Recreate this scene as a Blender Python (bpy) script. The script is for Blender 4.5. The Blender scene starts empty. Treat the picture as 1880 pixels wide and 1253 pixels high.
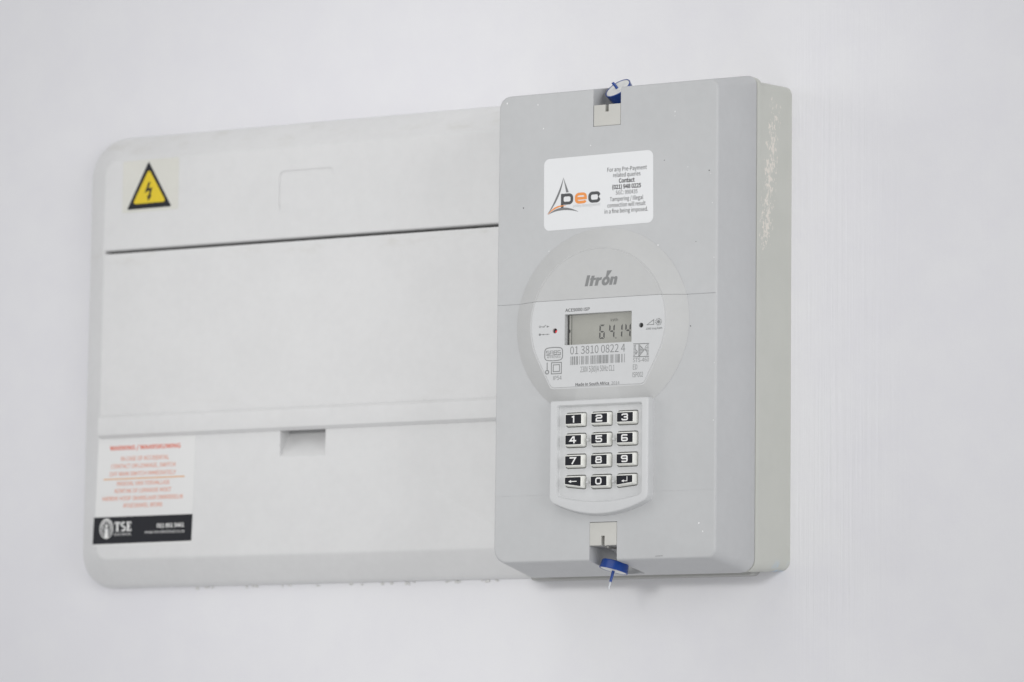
import bpy, bmesh, math, random
from mathutils import Vector, Matrix, Euler
random.seed(7)
sc = bpy.context.scene
COL = sc.collection
MM = 0.001
# coordinates below are millimetres: x to the right, z up, D = distance out of the wall (world y = -D)

# ------------------------------------------------------------------ camera
cam_d = bpy.data.cameras.new("camera"); cam = bpy.data.objects.new("camera", cam_d); COL.objects.link(cam)
sc.camera = cam
yaw, pit, rol = math.radians(28.776), math.radians(7.141), math.radians(-0.711)
F = Vector((-math.sin(yaw)*math.cos(pit), math.cos(yaw)*math.cos(pit), math.sin(pit)))
r0 = Vector((math.cos(yaw), math.sin(yaw), 0)); d0 = F.cross(r0)
rx = math.cos(rol)*r0 + math.sin(rol)*d0
dn = -math.sin(rol)*r0 + math.cos(rol)*d0
R = Matrix((rx, -dn, -F)).transposed().to_4x4()
cam.matrix_world = Matrix.Translation(Vector((888.658, -1776.450, -248.898))*MM) @ R
cam_d.sensor_width = 36.0
cam_d.lens = 36.0*7500/1880
cam_d.clip_start = 0.05; cam_d.clip_end = 50
cam_d.dof.use_dof = True
cam_d.dof.focus_distance = 1.935
cam_d.dof.aperture_fstop = 9.5

# ------------------------------------------------------------------ light
w = bpy.data.worlds.new("World"); sc.world = w; w.use_nodes = True
bg = w.node_tree.nodes["Background"]
bg.inputs[0].default_value = (0.985, 0.99, 1.0, 1); bg.inputs[1].default_value = 0.480
# flash-like spot added near the camera; narrow pool imitates lens vignetting at the corners
def lamp(az, el, dist, watts, radius, half, col=(1, 1, 1), aim=(-0.107, 0, 0.012)):
    ld = bpy.data.lights.new("vignette_spot", 'SPOT'); ld.energy = watts; ld.color = col; ld.shadow_soft_size = radius
    ld.spot_size = math.radians(2*half); ld.spot_blend = 1.0
    lo = bpy.data.objects.new("vignette_spot", ld); COL.objects.link(lo)
    a, e = math.radians(az), math.radians(el); tgt = Vector(aim)
    lo.location = tgt + dist*Vector((math.sin(a)*math.cos(e), -math.cos(a)*math.cos(e), math.sin(e)))
    lo.rotation_euler = (tgt-lo.location).to_track_quat('-Z', 'Y').to_euler()
lamp(14.0, 3.0, 2.3, 72, 0.14, 8.8, (1.0, 0.995, 0.985))
# large soft fill lamps, added out of view above, below and at both sides
def soft(name, loc, size, watts, col):
    ad = bpy.data.lights.new(name, 'AREA'); ad.shape = 'DISK'; ad.size = size; ad.energy = watts; ad.color = col
    ao = bpy.data.objects.new(name, ad); COL.objects.link(ao)
    ao.location = loc; ao.rotation_euler = (Vector((0, 0, 0))-ao.location).to_track_quat('-Z', 'Y').to_euler()
soft("top_fill", (-0.25, -1.5, 2.2), 2.4, 12.0, (1.0, 0.995, 0.99))
soft("left_fill", (-2.2, -1.35, 0.45), 1.5, 11.0, (0.99, 0.99, 1.0))
soft("right_fill", (2.15, -1.0, 0.35), 1.3, 17.5, (0.99, 0.99, 1.0))
soft("low_fill", (0.45, -1.1, -1.7), 1.6, 4.6, (0.98, 0.98, 1.0))
sc.view_settings.view_transform = 'Standard'; sc.view_settings.look = 'None'
sc.view_settings.exposure = -0.07; sc.view_settings.gamma = 1.0

# ------------------------------------------------------------------ materials
class NT:
    def __init__(s, m): s.t = m.node_tree; s.n = m.node_tree.nodes; s.l = m.node_tree.links
    def node(s, typ, **kw):
        n = s.n.new(typ)
        for k, v in kw.items(): setattr(n, k, v)
        return n
    def put(s, inp, v):
        if hasattr(v, 'links') or isinstance(v, bpy.types.NodeSocket): s.l.new(v, inp)
        else: inp.default_value = v
    def math(s, op, a, b=0.0, c=None, clamp=False):
        n = s.node('ShaderNodeMath', operation=op, use_clamp=clamp)
        s.put(n.inputs[0], a); s.put(n.inputs[1], b)
        if c is not None: s.put(n.inputs[2], c)
        return n.outputs[0]
    def ramp(s, v, a, b, lo=0.0, hi=1.0):
        n = s.node('ShaderNodeMapRange', interpolation_type='SMOOTHSTEP')
        s.put(n.inputs[0], v); n.inputs[1].default_value = a; n.inputs[2].default_value = b
        n.inputs[3].default_value = lo; n.inputs[4].default_value = hi
        return n.outputs[0]
    def mix(s, f, a, b):
        n = s.node('ShaderNodeMix', data_type='RGBA')
        s.put(n.inputs[0], f); s.put(n.inputs[6], a); s.put(n.inputs[7], b)
        return n.outputs[2]
    def coords(s):
        tc = s.node('ShaderNodeTexCoord'); sp = s.node('ShaderNodeSeparateXYZ'); s.l.new(tc.outputs['Object'], sp.inputs[0])
        return tc.outputs['Object'], sp.outputs[0], sp.outputs[1], sp.outputs[2]
    def noise(s, vec, scale, detail=3, rough=0.5, sc3=None):
        if sc3:
            mp = s.node('ShaderNodeMapping'); s.l.new(vec, mp.inputs[0]); mp.inputs['Scale'].default_value = sc3; vec = mp.outputs[0]
        n = s.node('ShaderNodeTexNoise'); s.l.new(vec, n.inputs['Vector'])
        n.inputs['Scale'].default_value = scale; n.inputs['Detail'].default_value = detail; n.inputs['Roughness'].default_value = rough
        return n.outputs[0]

def c4(c): return (c[0], c[1], c[2], 1)
def plastic(name, col, rough=0.5, mottle=0.02, bump=0.04, bscale=1600, spec=0.5):
    m = bpy.data.materials.new(name); m.use_nodes = True; t = NT(m); b = t.n['Principled BSDF']
    o, x, y, z = t.coords()
    n1 = t.noise(o, 35, 4, 0.6)
    n2 = t.noise(o, 240, 3, 0.6)
    f = t.math('ADD', t.math('MULTIPLY', n1, 0.6), t.math('MULTIPLY', n2, 0.4))
    d = tuple(v*(1-mottle*2) for v in col); u = tuple(min(1, v*(1+mottle*2)) for v in col)
    t.l.new(t.mix(t.ramp(f, 0.3, 0.7), c4(d), c4(u)), b.inputs['Base Color'])
    b.inputs['Roughness'].default_value = rough
    b.inputs['Specular IOR Level'].default_value = spec
    if bump:
        bp = t.node('ShaderNodeBump'); bp.inputs['Strength'].default_value = bump; bp.inputs['Distance'].default_value = 0.0002
        t.l.new(t.noise(o, bscale, 2), bp.inputs['Height']); t.l.new(bp.outputs[0], b.inputs['Normal'])
    return m
def ink(name, col, rough=0.55):
    m = bpy.data.materials.new(name); m.use_nodes = True; t = NT(m); b = t.n['Principled BSDF']
    o, x, y, z = t.coords()
    d = tuple(v*0.92 for v in col)
    t.l.new(t.mix(t.noise(o, 900, 2), c4(d), c4(col)), b.inputs['Base Color'])
    b.inputs['Roughness'].default_value = rough; b.inputs['Specular IOR Level'].default_value = 0.3
    return m

M = {}
M['cover'] = plastic('cover_grey_plastic', (0.485, 0.492, 0.497), 0.52, 0.012)
M['module'] = plastic('module_pale_plastic', (0.565, 0.572, 0.577), 0.52, 0.010)
M['ring'] = plastic('ring_grey_plastic', (0.485, 0.489, 0.486), 0.50, 0.012)
M['tab'] = plastic('tab_plastic', (0.525, 0.520, 0.488), 0.55, 0.015)
M['plate'] = plastic('mount_plastic', (0.42, 0.42, 0.41), 0.6, 0.02)
M['board'] = plastic('board_white_plastic', (0.667, 0.668, 0.668), 0.5, 0.012)
M['flap'] = plastic('flap_white_plastic', (0.670, 0.670, 0.670), 0.46, 0.012)
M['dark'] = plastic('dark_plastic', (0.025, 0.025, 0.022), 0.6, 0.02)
M['key'] = plastic('key_cream_plastic', (0.83, 0.83, 0.79), 0.42, 0.01, 0.02)
M['black'] = ink('black_print', (0.010, 0.011, 0.016), 0.45)
M['white_ink'] = ink('white_print', (0.80, 0.80, 0.79))
M['grey_ink'] = ink('grey_print', (0.235, 0.24, 0.24))
M['grey_ink_dark'] = ink('dark_grey_print', (0.12, 0.12, 0.123))
M['text_black'] = ink('black_lettering', (0.045, 0.045, 0.048))
M['pec_grey'] = ink('charcoal_print', (0.085, 0.088, 0.092))
M['pec_mid'] = ink('mid_grey_print', (0.20, 0.205, 0.21))
M['orange'] = ink('orange_print', (0.80, 0.30, 0.085))
M['orange_red'] = ink('red_orange_print', (0.74, 0.105, 0.032))
M['orange_pale'] = ink('pale_orange_print', (0.76, 0.21, 0.075))
M['amber'] = ink('amber_print', (0.75, 0.36, 0.12))
M['yellow'] = ink('yellow_print', (0.75, 0.56, 0.026), 0.4)
M['paper'] = plastic('white_sticker', (0.725, 0.734, 0.743), 0.38, 0.004, 0.0)
M['paper_b'] = plastic('white_label', (0.715, 0.715, 0.71), 0.4, 0.005, 0.0)
M['cream'] = plastic('cream_sticker', (0.655, 0.65, 0.60), 0.42, 0.01, 0.0)
M['lcd'] = plastic('lcd_glass', (0.365, 0.363, 0.328), 0.28, 0.02, 0.0)
M['lcd_dark'] = ink('lcd_segment', (0.065, 0.065, 0.063))
M['lcd_black'] = ink('lcd_border', (0.006, 0.006, 0.007), 0.35)
M['blue'] = plastic('blue_seal_plastic', (0.008, 0.048, 0.25), 0.25, 0.02, 0.0)
M['disc'] = plastic('seal_disc_plastic', (0.66, 0.665, 0.65), 0.35, 0.03, 0.03)
M['filler'] = plastic('filler_putty', (0.68, 0.68, 0.665), 0.9, 0.05, 0.3)
M['speck'] = ink('white_paint_speck', (0.85, 0.85, 0.85))
M['speck_dark'] = ink('dark_speck', (0.06, 0.06, 0.06))

# clear plastic: pin tip and display window
def clear(name, col, alpha):
    m = bpy.data.materials.new(name); m.use_nodes = True; t = NT(m)
    b = t.n['Principled BSDF']; b.inputs['Base Color'].default_value = c4(col); b.inputs['Roughness'].default_value = 0.06
    b.inputs['Alpha'].default_value = alpha
    return m
M['clear'] = clear('clear_plastic', (0.75, 0.78, 0.82), 0.45)
M['pane'] = clear('clear_window', (0.6, 0.6, 0.58), 0.05)
# red indicator
m = bpy.data.materials.new('red_indicator'); m.use_nodes = True; b = m.node_tree.nodes['Principled BSDF']
b.inputs['Base Color'].default_value = (0.5, 0.02, 0.03, 1); b.inputs['Roughness'].default_value = 0.2
b.inputs['Emission Color'].default_value = (1, 0.10, 0.12, 1); b.inputs['Emission Strength'].default_value = 0.35
M['red'] = m

# painted wall: fine roller grain, soft patches, vertical brush marks beside the two boxes
m = bpy.data.materials.new('painted_plaster'); m.use_nodes = True; t = NT(m); b = t.n['Principled BSDF']
o, x, y, z = t.coords()
big = t.noise(o, 5, 3, 0.5); mid = t.noise(o, 45, 4, 0.6)
f = t.math('ADD', t.math('MULTIPLY', big, 0.55), t.math('MULTIPLY', mid, 0.45))
t.l.new(t.mix(t.ramp(f, 0.35, 0.65), (0.738, 0.734, 0.764, 1), (0.766, 0.765, 0.783, 1)), b.inputs['Base Color'])
b.inputs['Roughness'].default_value = 0.62; b.inputs['Specular IOR Level'].default_value = 0.35
streak = t.noise(o, 1.0, 5, 0.65, (520, 1, 9))
nearR = t.math('MULTIPLY', t.ramp(x, 0.062, 0.070), t.ramp(x, 0.085, 0.150, 1, 0))
nearL = t.math('MULTIPLY', t.ramp(x, -0.375, -0.350), t.ramp(x, -0.343, -0.335, 1, 0))
mask = t.math('ADD', t.math('MULTIPLY', nearR, 0.62), t.math('ADD', t.math('MULTIPLY', nearL, 0.5), 0.10))
wob = t.noise(o, 9, 3, 0.5)
mask = t.math('MULTIPLY', mask, t.ramp(wob, 0.30, 0.60, 0.35, 1.0))
fine = t.noise(o, 1500, 2); roll = t.noise(o, 260, 4, 0.6, (1.6, 1, 0.8))
h = t.math('ADD', t.math('MULTIPLY', streak, mask), t.math('ADD', t.math('MULTIPLY', fine, 0.06), t.math('MULTIPLY', roll, 0.17)))
h = t.math('ADD', h, t.math('MULTIPLY', t.noise(o, 14, 2), 0.8))
bp = t.node('ShaderNodeBump'); bp.inputs['Strength'].default_value = 0.36; bp.inputs['Distance'].default_value = 0.0012
t.l.new(h, bp.inputs['Height']); t.l.new(bp.outputs[0], b.inputs['Normal'])
M['wall'] = m

# meter base: greenish grey, paint rubbed off along the right flank, blue smear at the bottom corner
m = bpy.data.materials.new('base_scuffed_plastic'); m.use_nodes = True; t = NT(m); b = t.n['Principled BSDF']
o, x, y, z = t.coords()
n1 = t.noise(o, 40, 4, 0.6)
col = t.mix(t.ramp(n1, 0.35, 0.65), (0.498, 0.505, 0.468, 1), (0.515, 0.521, 0.484, 1))
cen = t.math('ADD', -0.0245, t.math('MULTIPLY', t.math('SUBTRACT', z, 0.040), 0.135))   # y of the scuff band
dist = t.math('ABSOLUTE', t.math('SUBTRACT', y, cen))
across = t.ramp(dist, 0.0005, 0.0075, 1, 0)
along = t.math('MULTIPLY', t.ramp(z, 0.034, 0.050), t.ramp(z, 0.080, 0.116, 1, 0.30))
zc = t.math('MULTIPLY', t.ramp(z, 0.030, 0.036), t.ramp(z, 0.112, 0.118, 1, 0))
n2 = t.noise(o, 1.0, 5, 0.62, (10, 980, 520))
n3 = t.noise(o, 260, 2)
v = t.math('ADD', n2, t.math('MULTIPLY', t.math('SUBTRACT', n3, 0.5), 0.35))
thr = t.math('MULTIPLY', t.math('MULTIPLY', across, along), zc)
chip = t.ramp(t.math('ADD', v, t.math('MULTIPLY', thr, 0.160)), 0.640, 0.660)
chip = t.math('MULTIPLY', chip, t.ramp(thr, 0.03, 0.10))
col = t.mix(chip, col, (0.68, 0.645, 0.59, 1))
sm = t.math('MULTIPLY', t.ramp(z, -0.108, -0.1125), t.ramp(y, -0.020, -0.006))
sm = t.math('MULTIPLY', sm, t.ramp(t.noise(o, 160, 4, 0.6), 0.40, 0.62))
sm = t.math('MULTIPLY', sm, t.ramp(x, 0.055, 0.062))
col = t.mix(t.math('MULTIPLY', sm, 0.9), col, (0.40, 0.52, 0.64, 1))
t.l.new(col, b.inputs['Base Color']); b.inputs['Roughness'].default_value = 0.55
bp = t.node('ShaderNodeBump'); bp.inputs['Strength'].default_value = 0.06; bp.inputs['Distance'].default_value = 0.0002
t.l.new(t.noise(o, 1500, 2), bp.inputs['Height']); t.l.new(bp.outputs[0], b.inputs['Normal'])
M['base'] = m

# grime for the white board: faint smudges added near the slot and lip
def add_grime(mat):
    t = NT(mat); b = t.n['Principled BSDF']; src = b.inputs['Base Color'].links[0].from_socket
    o, x, y, z = t.coords()
    g = t.noise(o, 1.0, 5, 0.7, (45, 30, 130))
    near = t.math('ADD', t.ramp(t.math('ABSOLUTE', t.math('SUBTRACT', z, 0.0585)), 0.001, 0.007, 1, 0),
                  t.math('MULTIPLY', t.ramp(t.math('ABSOLUTE', t.math('SUBTRACT', z, 0.118)), 0.004, 0.009, 1, 0), 0.9))
    near = t.math('ADD', near, t.math('MULTIPLY', t.ramp(t.math('ABSOLUTE', t.math('SUBTRACT', z, -0.022)), 0.001, 0.006, 1, 0), 0.5))
    k = t.math('MULTIPLY', near, t.ramp(g, 0.50, 0.74))
    t.l.new(t.mix(t.math('MULTIPLY', k, 0.24), src, (0.44, 0.42, 0.35, 1)), b.inputs['Base Color'])
add_grime(M['board']); add_grime(M['flap'])

# ------------------------------------------------------------------ mesh helpers
def P(x, z, D): return Vector((x*MM, -D*MM, z*MM))
def link(name, me, mats, parent=None, smooth=None, **props):
    o = bpy.data.objects.new(name, me); COL.objects.link(o)
    for mm in (mats if isinstance(mats, (list, tuple)) else [mats]): me.materials.append(M[mm])
    if parent is not None:
        o.parent = parent; o.matrix_parent_inverse = parent.matrix_basis.inverted()
    if smooth is not None:
        for p in me.polygons: p.use_smooth = True
        me.set_sharp_from_angle(angle=math.radians(smooth))
    for k, v in props.items(): o[k] = v
    return o
def thing(name, loc, label, category, rot=None):
    e = bpy.data.objects.new(name, None); COL.objects.link(e); e.location = loc; e.empty_display_size = 0.02
    if rot is not None: e.rotation_euler = rot
    bpy.context.view_layer.update()
    e['label'] = label; e['category'] = category
    return e
def rr(x0, x1, z0, z1, r, n=10):
    """rounded rectangle, counter-clockwise seen from the front; r = one radius or (bl, br, tr, tl)"""
    if not isinstance(r, (list, tuple)): r = (r,)*4
    pts = []
    for (cx, cz, a0, q) in ((x0+r[0], z0+r[0], 180, r[0]), (x1-r[1], z0+r[1], 270, r[1]), (x1-r[2], z1-r[2], 0, r[2]), (x0+r[3], z1-r[3], 90, r[3])):
        for i in range(n+1):
            a = math.radians(a0+90*i/n); pts.append((cx+q*math.cos(a), cz+q*math.sin(a)))
    return pts
def loft(rings, cap_back=True, cap_front=True):
    """rings: list of (outline, D) back to front"""
    me = bpy.data.meshes.new('m'); vs, fs = [], []
    n = len(rings[0][0])
    for pts, D in rings:
        for i, p in enumerate(pts): vs.append(P(p[0], p[1], D[i] if isinstance(D, (list, tuple)) else D))
    for k in range(len(rings)-1):
        a, b = k*n, (k+1)*n
        for i in range(n):
            j = (i+1) % n; fs.append((a+i, a+j, b+j, b+i))
    if cap_back: fs.append(tuple(reversed(range(n))))
    if cap_front: fs.append(tuple(range((len(rings)-1)*n, len(rings)*n)))
    me.from_pydata(vs, [], fs); me.update(); return me
def inset(pts, d):
    n = len(pts); out = []
    for i in range(n):
        p0, p1, p2 = Vector(pts[i-1]), Vector(pts[i]), Vector(pts[(i+1) % n])
        e1 = (p1-p0); e2 = (p2-p1)
        if e1.length < 1e-9: e1 = e2
        if e2.length < 1e-9: e2 = e1
        e1.normalize(); e2.normalize()
        n1 = Vector((-e1.y, e1.x)); n2 = Vector((-e2.y, e2.x)); b = n1+n2
        if b.length < 1e-6: b = n1
        b.normalize(); c = max(0.35, b.dot(n1)); q = p1 + b*(d/c); out.append((q.x, q.y))
    return out
def slab(pts, D0, D1, fil=0.2):
    k = [(pts, D0), (pts, D1-fil)]
    for a in (30, 60, 90):
        s = math.radians(a); k.append((inset(pts, fil*(1-math.cos(s))), D1-fil+fil*math.sin(s)))
    return loft(k)
def prof(pts_Dz, x0, x1):
    """profile of (D, z) points extruded along x"""
    me = bpy.data.meshes.new('m'); n = len(pts_Dz)
    vs = [P(x0, z, D) for D, z in pts_Dz] + [P(x1, z, D) for D, z in pts_Dz]
    fs = [(i, (i+1) % n, n+(i+1) % n, n+i) for i in range(n)] + [tuple(reversed(range(n))), tuple(range(n, 2*n))]
    me.from_pydata(vs, [], fs)
    bm = bmesh.new(); bm.from_mesh(me); bmesh.ops.recalc_face_normals(bm, faces=bm.faces); bm.to_mesh(me); bm.free()
    return me
def box(x0, x1, z0, z1, D0, D1): return loft([([(x0, z0), (x1, z0), (x1, z1), (x0, z1)], D0), ([(x0, z0), (x1, z0), (x1, z1), (x0, z1)], D1)])
def fixn(me):
    bm = bmesh.new(); bm.from_mesh(me); bmesh.ops.recalc_face_normals(bm, faces=bm.faces); bm.to_mesh(me); bm.free(); return me
def cut(me, cutters):
    o = bpy.data.objects.new('tmp', fixn(me)); COL.objects.link(o); cs = []
    for c in cutters:
        k = bpy.data.objects.new('tmpc', fixn(c)); COL.objects.link(k); cs.append(k)
        md = o.modifiers.new('b', 'BOOLEAN'); md.object = k; md.operation = 'DIFFERENCE'; md.solver = 'EXACT'
    bpy.context.view_layer.update(); dg = bpy.context.evaluated_depsgraph_get()
    res = bpy.data.meshes.new_from_object(o.evaluated_get(dg))
    for k in [o]+cs: bpy.data.objects.remove(k)
    return res
def join(meshes):
    bm = bmesh.new()
    for me in meshes: bm.from_mesh(me)
    r = bpy.data.meshes.new('m'); bm.to_mesh(r); bm.free(); return r
def flat(polys, D):
    """flat print: list of polygons (or (polygon, material index))"""
    me = bpy.data.meshes.new('m'); vs, fs, mi = [], [], []
    for q_, p in enumerate(polys):
        idx = 0
        if isinstance(p, tuple) and isinstance(p[1], int): p, idx = p
        b = len(vs); dd = D + 0.02*idx + 0.0015*(q_ % 40)
        vs += [P(a[0], a[1], dd) for a in p]; fs.append(tuple(range(b, b+len(p)))); mi.append(idx)
    me.from_pydata(vs, [], fs)
    for f, k in zip(me.polygons, mi): f.material_index = k
    bm = bmesh.new(); bm.from_mesh(me)
    for f in bm.faces:
        f.normal_update()
        if f.normal.y > 0: f.normal_flip()
    bm.to_mesh(me); bm.free(); return me
def ribbon(pts, w, closed=False):
    pts = [Vector(p) for p in pts]; n = len(pts); L, Rr = [], []
    for i in range(n):
        a = pts[i-1] if (i > 0 or closed) else None
        c = pts[(i+1) % n] if (i < n-1 or closed) else None
        e1 = (pts[i]-a).normalized() if a is not None else (c-pts[i]).normalized()
        e2 = (c-pts[i]).normalized() if c is not None else e1
        n1 = Vector((-e1.y, e1.x)); n2 = Vector((-e2.y, e2.x)); b = (n1+n2)
        if b.length < 1e-6: b = n1
        b.normalize(); k = w/2/max(0.4, b.dot(n1)); L.append(pts[i]+b*k); Rr.append(pts[i]-b*k)
    m_ = n if closed else n-1
    return [[tuple(L[i]), tuple(Rr[i]), tuple(Rr[(i+1) % n]), tuple(L[(i+1) % n])] for i in range(m_)]
def arc(cx, cz, rx, rz, a0, a1, n=10):
    return [(cx+rx*math.cos(math.radians(a0+(a1-a0)*i/n)), cz+rz*math.sin(math.radians(a0+(a1-a0)*i/n))) for i in range(n+1)]
def ring_poly(cx, cz, rx, rz, w, n=24): return ribbon(arc(cx, cz, rx, rz, 0, 360, n)[:-1], w, True)
def disc_poly(cx, cz, rx, rz=None, n=20): return arc(cx, cz, rx, rz or rx, 0, 360, n)[:-1]
def bez(p0, p1, p2, n=10):
    return [((1-t)**2*p0[0]+2*t*(1-t)*p1[0]+t*t*p2[0], (1-t)**2*p0[1]+2*t*(1-t)*p1[1]+t*t*p2[1]) for t in [i/n for i in range(n+1)]]

_cap = {}
try:    # the sans that ships inside Blender; its built-in face otherwise
    FONT = bpy.data.fonts.load(bpy.utils.system_resource('DATAFILES', path='fonts') + '/Noto Sans CJK Regular.woff2')
except Exception:
    FONT = None
def text_mesh(s, x0, x1, zb, cap, D, bold=0.0, shear=0.0):
    def ev(body):
        cu = bpy.data.curves.new('t', 'FONT'); cu.body = body; cu.font = FONT or cu.font; cu.size = 1; cu.offset = bold; cu.resolution_u = 3; cu.fill_mode = 'FRONT'
        o = bpy.data.objects.new('t', cu); COL.objects.link(o); bpy.context.view_layer.update()
        me = bpy.data.meshes.new_from_object(o.evaluated_get(bpy.context.evaluated_depsgraph_get()))
        bpy.data.objects.remove(o); bpy.data.curves.remove(cu); return me
    if bold not in _cap:
        h_ = ev('H'); _cap[bold] = (min(v.co.y for v in h_.vertices), max(v.co.y for v in h_.vertices))
    lo_, hi_ = _cap[bold]
    me = ev(s); kz = cap/(hi_-lo_)
    for v in me.vertices: v.co.x += shear*v.co.y*1.0
    a = min(v.co.x for v in me.vertices); bb = max(v.co.x for v in me.vertices); kx = (x1-x0)/(bb-a)
    for v in me.vertices:
        X, Y = v.co.x, v.co.y; v.co = P(x0+(X-a)*kx, zb+(Y-lo_)*kz, D)
    # glyph outlines may overlap: keep every stroke a hair apart in depth
    bm = bmesh.new(); bm.from_mesh(me); seen = set(); k = 0
    for v in bm.verts:
        if v in seen: continue
        st_ = [v]; seen.add(v)
        while st_:
            q = st_.pop(); q.co.y -= 0.0000025*(k % 5)
            for e in q.link_edges:
                o2 = e.other_vert(q)
                if o2 not in seen: seen.add(o2); st_.append(o2)
        k += 1
    bm.to_mesh(me); bm.free()
    return me
def text(name, s, x0, x1, zb, cap, D, mat, parent, bold=0.0, shear=0.0):
    return link(name, text_mesh(s, x0, x1, zb, cap, D, bold, shear), mat, parent)

# ------------------------------------------------------------------ the wall
me = bpy.data.meshes.new('m')
X0, X1, Z0, Z1 = -1.6, 1.3, -1.15, 1.25
me.from_pydata([(X0, 0, Z0), (X1, 0, Z0), (X1, 0, Z1), (X0, 0, Z1), (X0, .12, Z0), (X1, .12, Z0), (X1, .12, Z1), (X0, .12, Z1)], [],
               [(0, 1, 2, 3), (5, 4, 7, 6), (4, 5, 1, 0), (3, 2, 6, 7), (1, 5, 6, 2), (4, 0, 3, 7)])
wall = link('wall', me, 'wall', kind='structure')
# crumbs of filler on the wall along the lower edge of the board
bm = bmesh.new(); rnd = random.Random(3)
for cx in (-272, -262, -236, -220, -196, -176, -158, -147, -124, -113, -103, -95):
    for k in range(rnd.randint(1, 4)):
        mt = Matrix.Translation(P(cx+rnd.uniform(-6, 6), -114.2+rnd.uniform(-1.0, 0.2), 0.2)) @ Matrix.Diagonal((rnd.uniform(.3, 1.5)*MM, .7*MM, rnd.uniform(.3, 1.0)*MM, 1)) @ Matrix.Rotation(rnd.uniform(0, 3), 4, 'Y')
        bmesh.ops.create_icosphere(bm, subdivisions=1, radius=1, matrix=mt)
for v in bm.verts: v.co += Vector((rnd.uniform(-.2, .2), 0, rnd.uniform(-.2, .2)))*MM
me = bpy.data.meshes.new('m'); bm.to_mesh(me); bm.free()
link('filler_crumbs', me, 'filler', wall, 60, kind='stuff')

# ------------------------------------------------------------------ distribution board
BD = 15.0
board = thing('distribution_board', P(-205, -114, 0), "wide white plastic distribution board with a closed flap and a yellow hazard triangle", 'distribution board')
def bring(k, D):
    # k = 0 outer edge at the wall, 1 = ridge of the front
    return (rr(-341.5+17.0*k, -71.5, -114.1+14.4*k, 124.8-15.2*k, (19-13*k, 1, 1, 22-15*k), 12), D)
frame = loft([bring(0, 0), bring(0.005, 1.5), bring(.03, 3), bring(.09, 4.6), bring(.18, 6.1), bring(.90, 14.0), bring(.965, 14.65), bring(1.0, 14.88), bring(1.06, BD)])
slot = prof([(2.5, 60.35), (20, 60.35), (20, 63.3), (15.05, 63.2), (14.5, 62.55), (13.6, 62.3), (2.5, 62.2)], -323.6, -73)
scoop = prof([(15.3, -50.6), (20, -50.6), (20, -31), (4.5, -31), (4.5, -35.6)], -212.9, -185.9)
kn = loft([(rr(-216.6, -183.7, 76.2, 97.8, 3.2, 6), 14.50), (rr(-216.7, -183.6, 76.1, 97.9, 3.3, 6), 20)])
link('frame', cut(frame, [slot, scoop, kn]), 'board', board, 28)
link('slot_shade', prof([(2.6, 60.4), (9, 60.4), (9.6, 61.2), (9, 62.15), (2.6, 62.15)], -323.5, -73.2), 'dark', board)  # dark strip added deep in the slot, standing in for its shade
flap = prof([(14.9, 60.7), (15.15, 60.7), (15.38, 60.35), (15.42, 59.9), (15.45, -24.6), (16.9, -25.5), (17.6, -26.4), (17.8, -34.5), (17.6, -35.2), (17.2, -35.5), (15.2, -36.75), (14.9, -36.6)], -323.7, -72.6)
link('flap', flap, 'flap', board, 30, label='plain white hinged flap across the middle of the board')
# hazard triangle
st = link('hazard_sticker', slab(rr(-313.5, -278.3, 82.1, 109.6, 1.2, 4), 14.9, 15.10, 0.04), 'cream', board, 30, label='cream square sticker with a yellow and black lightning triangle')
def tri(a, b_, c, r):
    out = []
    ps = [Vector(a), Vector(b_), Vector(c)]
    for i in range(3):
        p = ps[i]; e0 = (ps[i-1]-p).normalized(); e1 = (ps[(i+1) % 3]-p).normalized()
        out += bez(tuple(p+e0*r), tuple(p), tuple(p+e1*r), 5)
    return out
bolt0 = [(500, 572), (513, 574), (501, 614), (525, 611), (514, 662), (522, 664), (500, 703), (493, 664), (502, 663), (508, 628), (477, 644)]
bolt = [(-297.0+(a-502)*0.102, 92.3-(b_-640)*0.078 + (a-502)*0.004) for a, b_ in bolt0]
link('warning_triangle', flat([(tri((-297.35, 108.7), (-310.4, 83.6), (-282.5, 83.8), 1.0), 0), (tri((-297.1, 104.6), (-306.9, 86.4), (-286.0, 86.6), 2.4), 1), (bolt, 2)], 15.13), ['black', 'yellow', 'black'], st)
# warning label
wl = link('warning_label', slab([(-326.2, -93.2), (-265.7, -92.6), (-264.5, -36.9), (-324.6, -36.2)], 14.9, 15.10, 0.04), 'paper_b', board, 30, label='white warning label with red lettering and a black strip at its foot')
for s, x0, x1, zb, cap, mt, bo in (
        ('WARNING / WAARSKUWING', -317.4, -273.5, -43.1, 2.35, 'orange_red', 0.008),
        ('IN CASE OF ACCIDENTAL', -310.2, -280.4, -48.7, 2.15, 'orange_pale', 0.0),
        ('CONTACT OR LEAKAGE, SWITCH', -316.4, -276.4, -52.6, 2.15, 'orange_pale', 0.0),
        ('OFF MAIN SWITCH IMMEDIATELY', -317.2, -276.0, -56.6, 2.15, 'orange_pale', 0.0),
        ('INGEVAL VAN TOEVALLIGE', -312.4, -279.7, -61.7, 2.15, 'orange_pale', 0.0),
        ('KONTAK OF LEKKASIE MOET', -313.6, -278.6, -65.5, 2.15, 'orange_pale', 0.0),
        ('HIERDIE HOOF-SKAKELAAR ONMIDDELIK', -321.3, -271.1, -69.4, 2.15, 'orange_pale', 0.0),
        ('AFGESKAKEL WORD', -308.4, -283.9, -73.2, 2.15, 'orange_pale', 0.0)):
    text('lettering', s, x0, x1, zb, cap, 15.14, mt, wl, bo)
link('ruled_line', flat(ribbon([(-321, -58.2), (-270.6, -58.05)], 0.55), 15.14), 'amber', wl)
link('black_strip', flat([[(-326.9, -92.0), (-265.6, -91.5), (-265.2, -77.7), (-326.4, -77.9)]], 15.12), 'black', wl)
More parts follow.
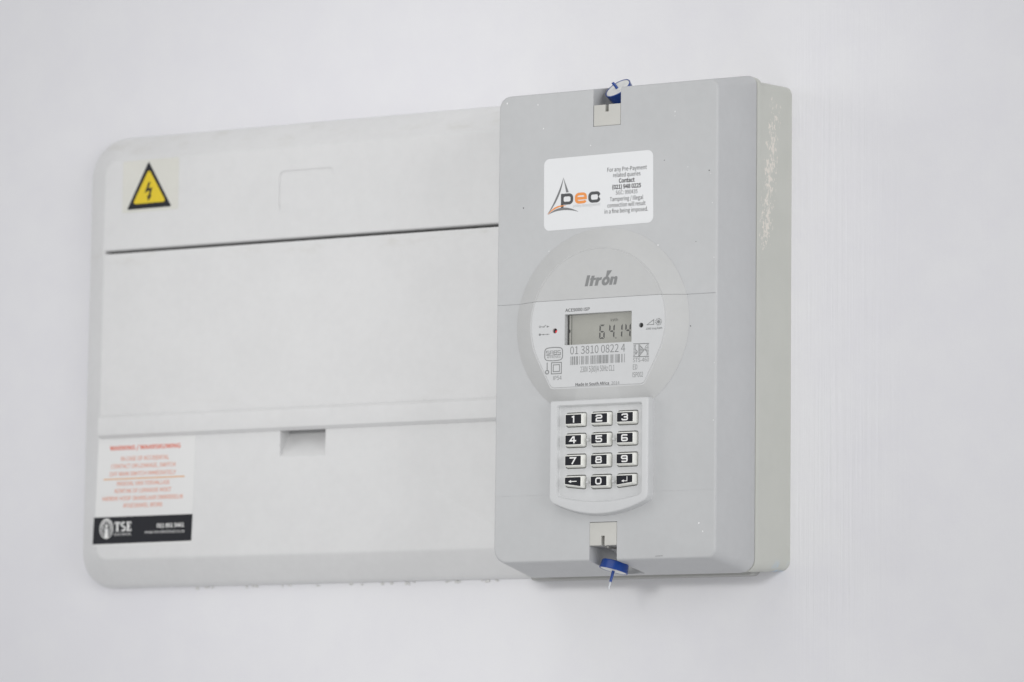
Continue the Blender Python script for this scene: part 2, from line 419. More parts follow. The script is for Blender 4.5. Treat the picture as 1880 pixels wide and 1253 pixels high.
text('lettering', '021 851 3461', -287.0, -270.2, -84.2, 2.1, 15.15, 'white_ink', wl, 0.01)
text('lettering', 'www.tse-electrical.co.za', -294.4, -270.1, -87.0, 1.5, 15.15, 'white_ink', wl)
text('lettering', 'ELECTRICAL', -313.4, -302.8, -87.7, 1.3, 15.15, 'white_ink', wl)
ts = []
xa, zb, h_ = -313.4, -85.5, 4.9
ts += [[(xa, zb+h_), (xa, zb+h_-1.3), (xa+.3, zb+h_-1.3), (xa+.5, zb+h_-.6), (xa+1.2, zb+h_-.6), (xa+1.2, zb+.5), (xa+.7, zb+.4), (xa+.7, zb), (xa+2.9, zb), (xa+2.9, zb+.4), (xa+2.4, zb+.5), (xa+2.4, zb+h_-.6), (xa+3.0, zb+h_-.6), (xa+3.3, zb+h_-1.3), (xa+3.6, zb+h_-1.3), (xa+3.6, zb+h_)]]
ts += ribbon(arc(xa+5.5, zb+3.55, 1.15, 1.0, 40, 270, 10)+arc(xa+5.5, zb+1.4, 1.2, 1.05, 90, -140, 10)[1:], 0.85)
xe = xa+7.5
ts += [[(xe, zb), (xe+3, zb), (xe+3.2, zb+1.3), (xe+2.8, zb+1.3), (xe+2.3, zb+.5), (xe+1.6, zb+.5), (xe+1.6, zb+2.2), (xe+2.2, zb+2.2), (xe+2.4, zb+1.7), (xe+2.4, zb+3.2), (xe+2.2, zb+2.75), (xe+1.6, zb+2.75), (xe+1.6, zb+4.4), (xe+2.3, zb+4.4), (xe+2.7, zb+3.7), (xe+3, zb+3.7), (xe+2.9, zb+4.9), (xe, zb+4.9), (xe, zb+4.5), (xe+.4, zb+4.4), (xe+.4, zb+.5), (xe, zb+.4)]]
em = ring_poly(-318.4, -83.9, 4.0, 5.0, .5)+ring_poly(-318.4, -83.4, 3.0, 3.9, .45)+ring_poly(-318.4, -82.9, 1.9, 2.6, .4)+[[(-319.0, -83.4), (-317.8, -83.4), (-317.2, -88.4), (-318.4, -89.3), (-319.6, -88.4)]]+[disc_poly(-318.4, -82.4, .8, .9)]
link('emblem', flat(ts+em, 15.15), 'white_ink', wl)

# ------------------------------------------------------------------ electricity meter
meter = thing('electricity_meter', P(0, -115, 0), "grey prepayment electricity meter with a display and a keypad standing out from the wall", 'electricity meter')
# mounting plate and base housing
link('mounting_plate', slab(rr(-71, 50.5, -115.6, 117, (1.5, 3, 3, 1.5), 5), 0, 7, .6), 'plate', meter, 40)
def brect(D, top, g=0.0):
    k = D/32.0
    return rr(-66.4+3.9*k+g, 66.4-3.9*k-g, -113.6-2.2*k+g, top-g, (5, 5, 4.4, 5), 8)
link('base_housing', loft([(brect(0, 122.0), 0), (brect(14, 121.3), 14), (brect(25.8, 120.6), 25.8), (brect(26.4, 120.9), 26.4), (brect(27.2, 122.1), 27.2), (brect(30.6, 122.3), 30.6), (brect(31, 122.3, .1), 30.95), (brect(31, 122.3, .35), 31.05), (brect(31, 122.3, 2.6), 31.1), (brect(31, 122.3, 2.6), 33.5)]), 'base', meter, 30,
     label='greenish grey rear housing with scuffed paint along its right side')
# cover
def crect(D, g=0.0):
    k = (66-D)/34.0
    return rr(-59.4-3.3*k+g, 58.6+4.2*k-g, -111.4-4.9*k+g, 115.3+7.1*k-g, (7.0+k-g*.6, 4.5+2.5*k-g*.6, 5.0-.3*k-g*.6, 5.8+k-g*.6), 10)
rings = [(crect(32.1, .3), 32.1), (crect(32.2, .08), 32.2), (crect(32.4, 0), 32.4), (crect(49), 49), (crect(64.7), 64.7)]
for a in (18, 36, 54, 72, 90):
    s = math.radians(a); f_ = 1.3; rings.append((crect(64.7+f_*math.sin(s), f_*.8*(1-math.cos(s))), 64.7+f_*math.sin(s)))
cover = loft(rings)
topcut = box(-7.8, 7.05, 96.95, 140, 38, 80)
botcut = prof([(36, -104.0-2.2), (36, -140), (80, -140), (80, -93.05), (45, -93.05), (45, -104.2)], -7.55, 7.05)
seam = box(-70, 57.9, 12.97, 13.27, 65.65, 80)
faint = box(-70, 57.5, -79.5, -79.38, 65.93, 80)
link('cover', cut(cover, [topcut, botcut, seam, faint]), 'cover', meter, 24)
# screw tabs in their notches
def tab(z0, z1, slot_z):
    t_ = slab(rr(-7.6, 6.85, z0, z1, .3, 3), 46, 65.9, .25)
    return cut(t_, [box(-1.35, 0.45, slot_z[0], slot_z[1], 62, 80)])
link('screw_tab', tab(97.1, 107.4, (103.9, 112)), 'tab', meter, 30)
link('screw_tab', tab(-104.2, -93.25, (-112, -99.6)), 'tab', meter, 30)
link('tab_rib', box(-0.9, -0.1, -105.0, -104.1, 44, 60.5), 'tab', meter)

# dome: cone rising 5 mm from the cover to a flat disc, split by the seam at z = 13.1
DX, DZ, RI, RO = -1.8, 1.35, 35.85, 46.1
N = 144
def r_in(th):
    a = math.degrees(math.atan2(math.sin(th), abs(math.cos(th))))
    if a < -51: return 30.3/abs(math.sin(th))
    if a < -27.8: return RI/math.cos(math.radians(a+27.8))
    return RI
def dring(fn): return [(DX+fn(2*math.pi*i/N)*math.cos(2*math.pi*i/N), DZ+fn(2*math.pi*i/N)*math.sin(2*math.pi*i/N)) for i in range(N)]
def dome(rings):
    return loft([(dring(fn), D) for fn, D in rings])
prof_d = [(lambda t_: RO, 64.5), (lambda t_: RO, 66.18), (lambda t_: RO-.25, 66.34), (lambda t_: r_in(t_)+.55, 70.72), (lambda t_: r_in(t_)+.30, 70.72), (lambda t_: r_in(t_)+.10, 70.66), (lambda t_: r_in(t_)-.10, 70.66), (lambda t_: r_in(t_)-.34, 70.95), (lambda t_: r_in(t_)-.45, 71.0)]
def half(upper):
    bm = bmesh.new(); bm.from_mesh(fixn(dome(prof_d)))
    zc = (13.19 if upper else 13.05)*MM
    g = bmesh.ops.bisect_plane(bm, geom=bm.verts[:]+bm.edges[:]+bm.faces[:], plane_co=(0, 0, zc), plane_no=(0, 0, 1), clear_inner=upper, clear_outer=not upper)
    ed = [e for e in g['geom_cut'] if isinstance(e, bmesh.types.BMEdge)]
    bmesh.ops.contextual_create(bm, geom=ed)
    me = bpy.data.meshes.new('m'); bm.to_mesh(me); bm.free(); return me
up = half(True); link('upper_dome', up, 'ring', meter, 18)
def two_tone(me):
    for f in me.polygons:
        c = f.center; q = math.hypot(c.x/MM-DX, c.z/MM-DZ)
        f.material_index = 1 if (c.y > -70.95*MM and f.normal.y < -.3 and f.normal.y > -.999) else 0
    return me
low = half(False)
win = box(-19.4, 16.4, -8.6, 6.2, 66.8, 80)
def cyl(cx, cz, r, D0, D1, n=20): return loft([(disc_poly(cx, cz, r, r, n), D0), (disc_poly(cx, cz, r, r, n), D1)])
holes = [cyl(-24.7, -1.4, 1.25, 68.6, 80), cyl(21.4, -1.0, 1.2, 68.6, 80)]
face = link('face_plate', two_tone(cut(low, [win]+holes)), ['module', 'ring'], meter, 18, label='paler printed face plate round the display')
# keypad surround
def sag(x0, x1, zt, zs, zm, rc, rt):
    """outline: straight top and sides, bottom corner at zs rounded rc, bottom sagging to zm; counter-clockwise"""
    cx = (x0+x1)/2
    pts = [(x0, zs+rc)] + bez((x0, zs+rc), (x0, zs), (x0+rc, zs-rc*.35), 6)[1:]
    pts += bez((x0+rc, zs-rc*.35), (cx, 2*zm-zs+rc*.35), (x1-rc, zs-rc*.35), 18)[1:]
    pts += bez((x1-rc, zs-rc*.35), (x1, zs), (x1, zs+rc), 6)[1:]
    pts += arc(x1-rt, zt-rt, rt, rt, 0, 90, 4) + arc(x0+rt, zt-rt, rt, rt, 90, 180, 4)
    return pts
fo = sag(-26.9, 25.5, -35.2, -83.4, -89.6, 3.2, 1.0)
fr = [(inset(fo, -.75), 64), (inset(fo, -.55), 66.2), (inset(fo, -.1), 70.0)]
for a in (30, 60, 90):
    s = math.radians(a); fr.append((inset(fo, 1.05*(1-math.cos(s))-.1), 70.0+1.05*math.sin(s)))
wo = sag(-22.9, 21.9, -37.8, -80.6, -83.7, 1.4, .8)
well = loft([(inset(wo, .6), 68.9), (inset(wo, .35), 69.1), (inset(wo, -.05), 70.5), (inset(wo, -.5), 71.05), (inset(wo, -.5), 80)])
KX = (-13.6, 0.2, 13.85); KZ = ((-42.15, -46.55), (-52.0, -56.4), (-61.9, -66.3), (-72.0, -76.4))
W2 = 4.2
def key_pts(ci, ri, g):
    x0, x1 = KX[ci]-W2-g, KX[ci]+W2+g; zt, zb_ = KZ[ri]; zt += g
    zl = zr = zb_-g
    if ri == 3 and ci == 0: zl, zr = zl+1.25, zr
    if ri == 3 and ci == 2: zl, zr = zl+.1, zr+1.15
    r = .28+.75*max(0, g)
    q = [Vector((x0, zl)), Vector((x1, zr)), Vector((x1, zt)), Vector((x0, zt))]; out = []
    for i in range(4):
        p = q[i]; e0 = (q[i-1]-p).normalized(); e1 = (q[(i+1) % 4]-p).normalized()
        out += bez(tuple(p+e0*r), tuple(p), tuple(p+e1*r), 4)
    return out
kh = [loft([(key_pts(c, r, 1.38), 66.2), (key_pts(c, r, 1.38), 80)]) for c in range(3) for r in range(4)]
surr = cut(cut(loft(fr), [well]), [join(kh)])
link('keypad_surround', surr, 'module', meter, 24)
for x_, z_ in ((-6.75, -54.3), (7.05, -54.3), (-6.75, -74.4), (7.05, -74.4)):
    link('locating_pip', loft([(disc_poly(x_, z_, .95, .95, 14), 68.5), (disc_poly(x_, z_, .85, .85, 14), 70.4), (disc_poly(x_, z_, .5, .5, 14), 70.8)]), 'module', meter, 40)
# keys with their digits
def sq(x0, x1, z0, z1, r): return rr(x0, x1, z0, z1, r, 4)
def digit(ch):
    # strokes in a box x -1.6..1.6, z -1.45..1.45 (centre lines)
    a, h_, r = 1.42, 1.33, .55
    def c(cx, cz, a0, a1): return arc(cx, cz, r, r, a0, a1, 4)
    full = rr(-a, a, -h_, h_, r, 4)
    up_r = c(a-r, h_-r, 90, 0)
    S = []
    if ch == '0': S = [(rr(-a*.93, a*.93, -h_, h_, .8, 5), True)]
    if ch == '1': S = [([(.25, -h_-.36), (.25, h_+.36)], False), ([(-.75, h_-.35), (.2, h_-.02)], False)]
    if ch == '2': S = [([(-a, h_-.55)]+c(-a+r, h_-r, 180, 90)+c(a-r, h_-r, 90, 0)+c(a-r, .05+r, 0, -90)+c(-a+r, .05-r, 90, 180)+[(-a, -h_), (a+.36, -h_)], False)]
    if ch == '3': S = [([(-a, h_-.6)]+c(-a+r, h_-r, 180, 90)+c(a-r, h_-r, 90, 0)+c(a-r, .02+r, 0, -90)+[(-.4, .02)], False), (c(a-r, .02-r, 90, 0)+c(a-r, -h_+r, 0, -90)+c(-a+r, -h_+r, 270, 180)+[(-a, -h_+.6)], False)]
    if ch == '4': S = [([(.55, -h_-.36), (.55, h_), (-.1, h_), (-a-.1, -.45), (a+.3, -.45)], False)]
    if ch == '5': S = [([(a+.3, h_), (-a, h_), (-a, .18)]+[(a-r, .18)]+c(a-r, .18-r, 90, 0)[1:]+c(a-r, -h_+r, 0, -90)+c(-a+r, -h_+r, 270, 180)+[(-a, -h_+.6)], False)]
    if ch == '6': S = [(c(a-r, h_-r, 25, 90)+c(-a+r, h_-r, 90, 180)+c(-a+r, -h_+r, 180, 270)+c(a-r, -h_+r, 270, 360)+c(a-r, -.05-r, 0, 90)+[(-a, -.05)], False)]
    if ch == '7': S = [([(-a-.3, h_), (a, h_), (-.45, -h_-.36)], False)]
    if ch == '8': S = [(rr(-a*.9, a*.9, .08, h_, .5, 4), True), (rr(-a, a, -h_, .08, .55, 4), True)]
    if ch == '9': S = [([(-p[0], -p[1]) for p in (c(a-r, h_-r, 25, 90)+c(-a+r, h_-r, 90, 180)+c(-a+r, -h_+r, 180, 270)+c(a-r, -h_+r, 270, 360)+c(a-r, -.05-r, 0, 90)+[(-a, -.05)])], False)]
    polys = []
    for pts, cl in S: polys += ribbon(pts, .68, cl)
    if ch == '<': polys = ribbon([(-1.0, -.15), (2.2, -.15)], .42)+[[(-2.3, -.15), (-.8, .55), (-.8, -.85)]]
    if ch == 'e': polys = ribbon([(-.4, -.75), (1.5, -.75), (1.5, 1.4)], .36)+[[(-1.5, -.75), (-.2, -.1), (-.2, -1.4)]]
    return polys
labels = ['123', '456', '789', '<0e']
for ri in range(4):
    for ci in range(3):
        ch = labels[ri][ci]
        kr = [(key_pts(ci, ri, .95), 66.3), (key_pts(ci, ri, .9), 68.9), (key_pts(ci, ri, .35), 71.8), (key_pts(ci, ri, .22), 72.05), (key_pts(ci, ri, .08), 72.12)]
        k = link('key', loft(kr), 'key', meter, 35)
        cz = (KZ[ri][0]+KZ[ri][1])/2 + (.35 if ri == 3 and ci != 1 else 0)
        kx_ = KX[ci]-.1
        pol = [(key_pts(ci, ri, .0), 0)] + [([(kx_+p[0], cz+p[1]) for p in q], 1) for q in digit(ch)]
        link('legend', flat(pol, 72.16), ['black', 'white_ink'], k)
# display
lcd = link('display', box(-21.5, 18.5, -10.5, 8.0, 66.2, 68.0), 'lcd', meter, label='grey liquid crystal display reading 64.14')
link('border', flat([[(-21.4, -10.4), (-18.4, -10.4), (-18.4, 7.9), (-21.4, 7.9)], disc_poly(-18.4, -1.6, .6, .9), [(-17.3, -10.4), (-17.0, -10.4), (-17.0, 7.9), (-17.3, 7.9)], [(-21.4, 5.95), (18.4, 6.45), (18.4, 7.9), (-21.4, 7.9)]], 68.03), 'lcd_black', lcd)
def seg(x, on, w_=3.0, zt=.75, zb_=-6.1, sl=.045):
    zm = (zt+zb_)/2; t_ = .78; g = .22; pol = []
    def q(pts): pol.append([(x+a+(b_-zb_)*sl, b_) for a, b_ in pts])
    if 'a' in on: q([(g, zt), (w_-g, zt), (w_-g-t_, zt-t_), (g+t_, zt-t_)])
    if 'd' in on: q([(g, zb_), (w_-g, zb_), (w_-g-t_, zb_+t_), (g+t_, zb_+t_)])
    if 'g' in on: q([(g+.25, zm), (g+t_, zm+t_/2), (w_-g-t_, zm+t_/2), (w_-g-.25, zm), (w_-g-t_, zm-t_/2), (g+t_, zm-t_/2)])
    if 'f' in on: q([(0, zt-g), (t_, zt-g-t_), (t_, zm+g+t_/2), (0, zm+g)])
    if 'e' in on: q([(0, zm-g), (t_, zm-g-t_/2), (t_, zb_+g+t_), (0, zb_+g)])
    if 'b' in on: q([(w_, zt-g), (w_-t_, zt-g-t_), (w_-t_, zm+g+t_/2), (w_, zm+g)])
    if 'c' in on: q([(w_, zm-g), (w_-t_, zm-g-t_/2), (w_-t_, zb_+g+t_), (w_, zb_+g)])
    return pol
for x_, on in ((-2.5, 'acdefg'), (2.7, 'bcfg'), (6.9, 'bc'), (11.3, 'bcfg')):
    link('digit', flat(seg(x_, on), 68.03), 'lcd_dark', lcd)
link('decimal_point', flat([disc_poly(6.55, -6.0, .3)], 68.03), 'lcd_dark', lcd)
text('unit_lettering', 'kWh', 3.75, 7.6, 2.0, 1.35, 68.03, 'lcd_dark', lcd, 0.0)
link('window_pane', box(-19.38, 16.38, -8.58, 6.18, 70.1, 70.5), 'pane', meter)
# indicators
for x_, z_, r_, mt, lb in ((-24.7, -1.4, 1.2, 'dark', 'dark indicator hole with a red glint'), (21.4, -1.0, 1.15, 'dark', 'black round sensor hole')):
    o_ = link('indicator', loft([(disc_poly(x_, z_, r_), 68.3), (disc_poly(x_, z_, r_), 69.2), (disc_poly(x_, z_, r_*.75), 69.75), (disc_poly(x_, z_, r_*.35), 69.95)]), mt, meter, 40, label=lb)
    if x_ < 0: link('lens', loft([(disc_poly(-24.25, -1.75, .8), 69.3), (disc_poly(-24.25, -1.75, .75), 70.1), (disc_poly(-24.25, -1.75, .45), 70.4), (disc_poly(-24.25, -1.75, .15), 70.5)]), 'red', o_, 60)
# ---- printing on the face plate
DP = 71.04
def slant(q): return [(-8.87+p[0]+.25*p[1], 19.15+p[1]) for p in q]
oo, oi = arc(10.8, 2.0, 2.1, 2.15, 0, 360, 28)[:-1], arc(10.8, 2.0, .62, .78, 0, 360, 28)[:-1]
mark = [[(0, 0), (1.65, 0), (1.65, 5.2), (0, 5.2)],
        [(2.5, 0), (4.15, 0), (4.15, 2.75), (5.15, 2.75), (5.15, 3.85), (4.15, 3.85), (4.15, 4.9), (2.5, 4.9), (2.5, 3.85), (2.2, 3.85), (2.2, 2.75), (2.5, 2.75)],
        [(5.3, 0), (6.95, 0), (6.95, 1.9), (7.15, 2.35), (7.6, 2.6), (8.3, 2.6), (8.3, 3.95), (7.6, 3.95), (6.95, 3.45), (6.95, 3.9), (5.3, 3.9)],
        [(13.05, 0), (14.6, 0), (14.6, 2.5), (14.8, 2.85), (15.1, 2.85), (15.25, 2.5), (15.25, 0), (16.8, 0), (16.8, 3.1), (16.5, 3.75), (15.9, 4.0), (15.2, 3.9), (14.6, 3.4), (14.6, 3.9), (13.05, 3.9)]]
mark += [[oo[i], oo[(i+1) % 28], oi[(i+1) % 28], oi[i]] for i in range(28)]
mark = [slant(q) for q in mark] + [[(3.05, 26.1), (5.75, 26.1), (3.45, 23.1), (2.95, 22.6), (2.2, 22.75), (2.55, 23.4)]]
link('brand_mark', flat(mark, DP), 'grey_ink', meter)
for s, x0, x1, zb, cap, mt, bo in (
        ('ACE9000 ISP', -19.15, -6.0, 7.4, 1.55, 'grey_ink_dark', .012),
        ('01 3810 0822 4', -16.3, 13.1, -13.15, 3.7, 'grey_ink', 0.0),
        ('230V 5(80)A 50Hz CL1', -10.75, 7.5, -21.95, 2.7, 'grey_ink', 0.0),
        ('Made In South Africa', -13.3, 4.7, -28.5, 1.45, 'grey_ink_dark', .014),
        ('2014', 5.9, 10.2, -28.55, 1.45, 'grey_ink', 0.0),
        ('IP54', -25.3, -20.8, -25.1, 2.0, 'grey_ink', 0.0),
        ('STS-460', 17.3, 25.7, -18.45, 1.9, 'grey_ink', 0.0),
        ('ED', 17.3, 19.6, -21.95, 2.4, 'grey_ink', 0.0),
        ('ISP002', 17.1, 22.65, -25.6, 2.4, 'grey_ink', 0.0),
        ('1000 imp/kWh', 24.0, 32.6, -3.35, .95, 'grey_ink', .012)):
    text('lettering', s, x0, x1, zb, cap, DP, mt, meter, bo*.6)
bars = []; rb = random.Random(21); x_ = -16.2
while x_ < 12.9:
    wv = rb.choice((.22, .22, .22, .44, .44, .62)); bars.append([(x_, -18.25), (x_+wv, -18.25), (x_+wv, -14.2), (x_, -14.2)]); x_ += wv+rb.choice((.3, .3, .5, .5, .8, 1.0))
link('barcode', flat(bars, DP), 'grey_ink', meter)
# approval mark
pl = ribbon(bez((-30.0, -13.9), (-29.9, -15.2), (-28.6, -15.5), 5)+bez((-28.6, -15.5), (-25.2, -16.0), (-21.8, -15.5), 6)[1:]+bez((-21.8, -15.5), (-20.5, -15.2), (-20.4, -13.9), 5)[1:]+bez((-20.4, -11.2), (-20.5, -9.9), (-21.8, -9.6), 5)+bez((-21.8, -9.6), (-25.2, -9.1), (-28.6, -9.6), 6)[1:]+bez((-28.6, -9.6), (-29.9, -9.9), (-30.0, -11.2), 5)[1:], .42, True)
pl += ribbon([(-29.2, -13.05), (-21.3, -13.05)], .22)
for i, g in enumerate(('S', 'A', 'B', 'S')):
    xx = -29.1+i*2.05; a, h_ = 1.5, .85
    zz = -12.7
    P_ = {'S': [[(a, 2*h_), (0, 2*h_), (0, h_), (a, h_), (a, 0), (0, 0)]], 'A': [[(0, 0), (0, 2*h_), (a, 2*h_), (a, 0)], [(0, h_*.9), (a, h_*.9)]], 'B': [[(0, 0), (0, 2*h_), (a, 2*h_), (a, 0), (0, 0)], [(0, h_), (a, h_)]]}[g]
    for st_ in P_: pl += ribbon([(xx+p[0], zz+p[1]) for p in st_], .26)
link('approval_mark', join([flat(pl, DP), text_mesh('APPROVED', -29.0, -21.4, -14.5, 1.0, DP)]), 'grey_ink', meter)
pl = ring_poly(-28.65, -21.1, .85, .85, .5)+ribbon([(-28.65, -20.3), (-28.65, -16.5)], .42)
link('key_symbol', flat(pl, DP), 'grey_ink', meter)
pl = ribbon([(-26.35, -22.05), (-20.95, -22.05), (-20.95, -16.7), (-26.35, -16.7)], .42, True)+ribbon([(-25.35, -21.0), (-21.95, -21.0), (-21.95, -17.75), (-25.35, -17.75)], .4, True)
link('double_square_symbol', flat(pl, DP), 'grey_ink', meter)
# standard mark: top and bottom bars, S shapes cut by fine horizontal teeth, arrow in the middle
pl = ribbon([(17.35, -9.75), (25.75, -9.9)], .4)+ribbon([(17.35, -15.9), (25.75, -16.05)], .4)
for k in range(8):
    zz = -10.5-k*.68; u = k/7
    wl_ = (0.9, .7, .6, .9, 1.6, 2.2, 1.9, .9)[k]; pl += ribbon([(17.5, zz), (17.5+wl_, zz)], .27)
    wr_ = (1.1, .9, 1.5, 2.4, 1.9, 1.2, .8, 1.0)[k]; pl += ribbon([(25.6-wr_, zz), (25.6, zz)], .27)
    wa = (0.3, .9, 1.7, 2.5, 2.6, 1.8, 1.0, .3)[k]; pl += ribbon([(20.45, zz), (20.45+wa, zz)], .34)
pl += ribbon([(20.4, -10.1), (20.4, -15.8)], .36)
pl += ribbon(bez((18.6, -10.2), (17.9, -12.2), (19.2, -13.0), 6)+bez((19.2, -13.0), (20.3, -13.9), (18.2, -14.6), 6)[1:], .26)
pl += ribbon([(20.6, -10.3), (23.2, -12.9), (20.6, -15.7)], .26)+ribbon(bez((24.6, -10.6), (22.9, -12.0), (24.1, -13.0), 6)+bez((24.1, -13.0), (25.1, -14.2), (24.6, -15.6), 6)[1:], .26)
link('standard_mark', flat(pl, DP), 'grey_ink', meter)
pl = ribbon([(24.6, -1.0), (28.1, -1.0), (28.1, 1.3)], .36, True)
link('ramp_symbol', flat(pl, DP), 'grey_ink', meter)
pl = ring_poly(30.65, .15, .55, .55, .45)+[disc_poly(30.65, .15, .3)]
for k in range(12):
    a = math.radians(k*30+8); pl += ribbon([(30.65+1.1*math.cos(a), .15+1.1*math.sin(a)), (30.65+1.8*math.cos(a), .15+1.8*math.sin(a))], .34)
link('sun_symbol', flat(pl, DP), 'grey_ink', meter)
pl = ring_poly(-32.8, .95, .42, .42, .22)+ribbon([(-32.3, .95), (-30.4, .75)], .26)+[[(-31.3, .5), (-30.6, 1.3), (-30.2, .6)]]+ribbon([(-30.6, .8), (-29.6, 1.75)], .24)+[[(-29.1, 1.35), (-29.1, .35), (-27.6, .85)]]
link('open_switch_symbol', flat(pl, DP), 'grey_ink', meter)
pl = ring_poly(-32.8, -2.85, .42, .42, .3)+[disc_poly(-32.8, -2.85, .28)]+ribbon([(-32.3, -2.85), (-27.6, -2.9)], .22)+[[(-31.2, -2.5), (-31.2, -3.25), (-30.0, -2.9)], [(-29.0, -2.5), (-29.0, -3.25), (-28.0, -2.9)]]
link('closed_switch_symbol', flat(pl, DP), 'grey_ink', meter)

# ---- contact sticker
def srot(p):
    a = math.radians(.6); cx, cz = -4.7, 65.7; x_, z_ = p[0]-cx, p[1]-cz
    return (cx+x_*math.cos(a)-z_*math.sin(a), cz+x_*math.sin(a)+z_*math.cos(a))
stk = link('contact_sticker', slab([srot(p) for p in rr(-34.1, 24.7, 48.25, 83.25, 3.0, 8)], 65.9, 66.14, .05), 'paper', meter, 30, label='white rounded contact sticker above the dial')
DS = 66.18
for s, x0, x1, zb, cap, bo in (
        ('For any Pre-Payment', .2, 21.3, 74.45, 1.95, -0.004), ('related queries', 3.35, 17.95, 71.65, 1.95, -0.004),
        ('Contact', 6.4, 14.9, 68.75, 2.1, .012), ('(021) 948 0225', 2.9, 18.3, 65.85, 2.1, .010),
        ('SGC: 990435', 4.8, 16.4, 63.15, 1.9, -0.006), ('Tampering / Illegal', 1.7, 19.5, 60.1, 1.95, -0.004),
        ('connection will result', .4, 20.8, 57.2, 1.95, -0.004), ('in a fine being imposed.', -1.1, 22.1, 54.35, 1.95, -0.004)):
    text('lettering', s, x0, x1, zb, cap, DS, 'text_black', stk, bo*.7+.004)
text('lettering', 'utility management', -18.0, -3.4, 58.55, 1.35, DS, 'pec_mid', stk, -0.008)
sw = 1.45; xh0, xh1 = 60.1+.72, 65.5-.72
def rsq(x0, x1, z0, z1, r, a0=None): return rr(x0, x1, z0, z1, r, 5)
pL = ribbon([(-24.05, 58.35), (-24.05, 65.5)], sw) + ribbon(rr(-24.05, -18.85, xh0, xh1, 1.5, 5), sw, True)
c0, c1 = -9.2, -4.1
cL = ribbon([(c1+.1, xh1-1.35)]+arc(c1-1.3, xh1-1.3, 1.3, 1.3, 0, 90, 5)+arc(c0+1.5, xh1-1.5, 1.5, 1.5, 90, 180, 5)+arc(c0+1.5, xh0+1.5, 1.5, 1.5, 180, 270, 5)+arc(c1-1.3, xh0+1.3, 1.3, 1.3, 270, 360, 5)+[(c1+.1, xh0+1.35)], sw)
link('logo_letters', flat(pL+cL, DS), 'pec_grey', stk)
e0, e1 = -16.55, -11.4; em_ = (xh0+xh1)/2
eL = ribbon([(e0, em_-.1), (e1, em_-.1)]+arc(e1-1.4, xh1-1.4, 1.4, 1.4, 0, 90, 5)+arc(e0+1.5, xh1-1.5, 1.5, 1.5, 90, 180, 5)+arc(e0+1.5, xh0+1.5, 1.5, 1.5, 180, 270, 5)+arc(e1-1.2, xh0+1.0, 1.2, 1.0, 270, 340, 4), sw*.93)
link('logo_letter', flat(eL, DS), 'orange', stk)
def blade(p0, pc, p1, wmax, off=1):
    a = bez(p0, pc, p1, 14); n_ = len(a); out = []
    L_ = ribbon(a, 1.0)
    up_, dn_ = [], []
    for i, p in enumerate(a):
        q = Vector(a[min(i+1, n_-1)])-Vector(a[max(i-1, 0)]); q.normalize(); nn = Vector((-q.y, q.x)); wv = wmax*math.sin(math.pi*min(1, max(0, (i/(n_-1))**off)))*.5+.04
        up_.append((p[0]+nn.x*wv, p[1]+nn.y*wv)); dn_.append((p[0]-nn.x*wv, p[1]-nn.y*wv))
    return [[up_[i], dn_[i], dn_[i+1], up_[i+1]] for i in range(n_-1)]
sail = blade((-23.5, 73.4), (-25.6, 64.0), (-31.9, 56.1), .95)
sail += [[(-23.5, 73.2), (-20.55, 66.1), (-21.95, 66.0)]]
sail += blade((-31.5, 55.9), (-24.5, 60.2), (-15.3, 56.3), 1.15)
link('logo_sail', flat(sail, DS), 'pec_mid', stk)
link('logo_swoosh', flat(blade((-31.9, 55.9), (-27.4, 60.4), (-21.9, 59.5), .7), DS+.03), 'orange', stk)
# specks of paint and dust on the cover
sp, sd = [], []
rs = random.Random(5)
for x_, z_, r_ in ((-34.9, 98, .35), (-9, 88, .3), (36, 101, .35), (36, 99, .25), (27.5, 37.5, .45), (-55, 112, .5), (-38, 110, .4), (43, 74, .25), (52, -99, .4), (50, -95, .5), (-31, 38, .3), (55, 70, .2), (56, 56, .2), (57, 30, .25), (57.5, -20, .25), (57.2, -47, .3)):
    n_ = 7; sp.append([(x_+r_*rs.uniform(.6, 1.2)*math.cos(2*math.pi*i/n_)*.8, z_+r_*rs.uniform(.6, 1.3)*math.sin(2*math.pi*i/n_)) for i in range(n_)])
link('paint_specks', flat(sp, 66.05), 'speck', meter, kind='stuff')
for x_, z_, r_ in ((54.2, 71.5, .28), (30.5, 78, .2), (45, -2, .25), (47.5, 38, .18), (-45.3, 60, .3)):
    sd.append(disc_poly(x_, z_, r_, r_*1.2, 8))
sd.append([(27.4, -110.1), (31.2, -109.98), (31.2, -109.82), (29.6, -109.85), (27.4, -109.95)])
link('dark_specks', flat(sd, 66.05), 'speck_dark', meter, kind='stuff')

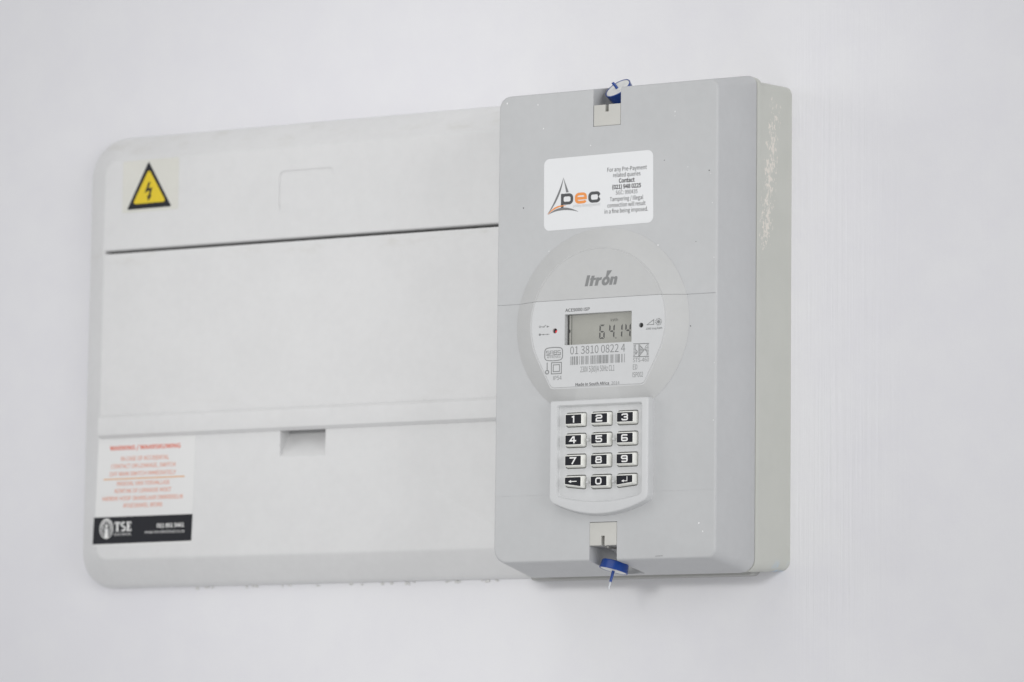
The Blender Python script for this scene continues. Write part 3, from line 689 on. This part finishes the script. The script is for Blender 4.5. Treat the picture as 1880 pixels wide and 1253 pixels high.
# ------------------------------------------------------------------ the two blue seals
def lathe(profile, n=48):
    me = bpy.data.meshes.new('m'); vs, fs = [], []
    for r_, z_ in profile:
        for i in range(n):
            a = 2*math.pi*i/n; vs.append((r_*math.cos(a)*MM, r_*math.sin(a)*MM, z_*MM))
    k = len(profile)
    for j in range(k-1):
        for i in range(n):
            i2 = (i+1) % n; fs.append((j*n+i, j*n+i2, (j+1)*n+i2, (j+1)*n+i))
    fs.append(tuple(reversed(range(n)))); fs.append(tuple(range((k-1)*n, k*n)))
    me.from_pydata(vs, [], fs); return fixn(me)
def tube(pts, r0_, r1_, n=10):
    me = bpy.data.meshes.new('m'); vs, fs = [], []
    for j, p in enumerate(pts):
        r_ = r0_+(r1_-r0_)*j/(len(pts)-1)
        for i in range(n):
            a = 2*math.pi*i/n; vs.append(((p[0]+r_*math.cos(a))*MM, (p[1]+r_*math.sin(a))*MM, p[2]*MM))
    for j in range(len(pts)-1):
        for i in range(n):
            i2 = (i+1) % n; fs.append((j*n+i, j*n+i2, (j+1)*n+i2, (j+1)*n+i))
    fs.append(tuple(reversed(range(n)))); fs.append(tuple(range((len(pts)-1)*n, len(pts)*n)))
    me.from_pydata(vs, [], fs); return fixn(me)
def seal(center, axis, spin, label, rad, hgt, pin, tip=None):
    q = Vector(axis).normalized().to_track_quat('Z', 'Y').to_matrix().to_4x4() @ Matrix.Rotation(spin, 4, 'Z')
    e = thing('security_seal', P(*center), label, 'seal', q.to_euler())
    def part(n_, me, mt, sm=35):
        o_ = bpy.data.objects.new(n_, me); COL.objects.link(o_); me.materials.append(M[mt]); o_.parent = e
        for p in me.polygons: p.use_smooth = True
        me.set_sharp_from_angle(angle=math.radians(sm)); return o_
    part('cap', lathe([(rad*.80, -hgt), (rad*.88, -hgt*.96), (rad*.93, -hgt*.85), (rad*.985, -.25), (rad, -.1), (rad*.985, .12), (rad*.93, .12), (rad*.92, -.2), (rad*.3, -.25)]), 'blue')
    part('disc', lathe([(rad*.905, -.5), (rad*.905, -.02), (rad*.88, .06), (rad*.62, .06), (rad*.60, .0), (rad*.3, .0), (rad*.28, .12), (rad*.05, .12)]), 'disc')
    part('pin', tube(pin, .78, .66), 'blue', 60)
    if tip: part('pin_tip', tube(tip, .64, .3), 'clear', 60)
seal((0.9, 116.6, 57.5), (-0.22, -0.68, 0.70), 0.4, "blue seal with a pale disc tilted in the notch at the top of the meter", 6.9, 5.2, [(-.3, -.2, -.3), (-.5, .2, 1.5), (-1.0, .5, 3.4)])
seal((0.7, -115.6, 57.0), (-0.20, -0.16, -0.96), 0.0, "blue seal with a long pin pointing down from the bottom notch", 7.1, 4.4,
     [(-.0, 0, -.3), (.1, 0, 2.5), (.3, .0, 5.6)], [(.3, .0, 5.5), (.5, .05, 7.0), (1.0, .1, 9.0)])
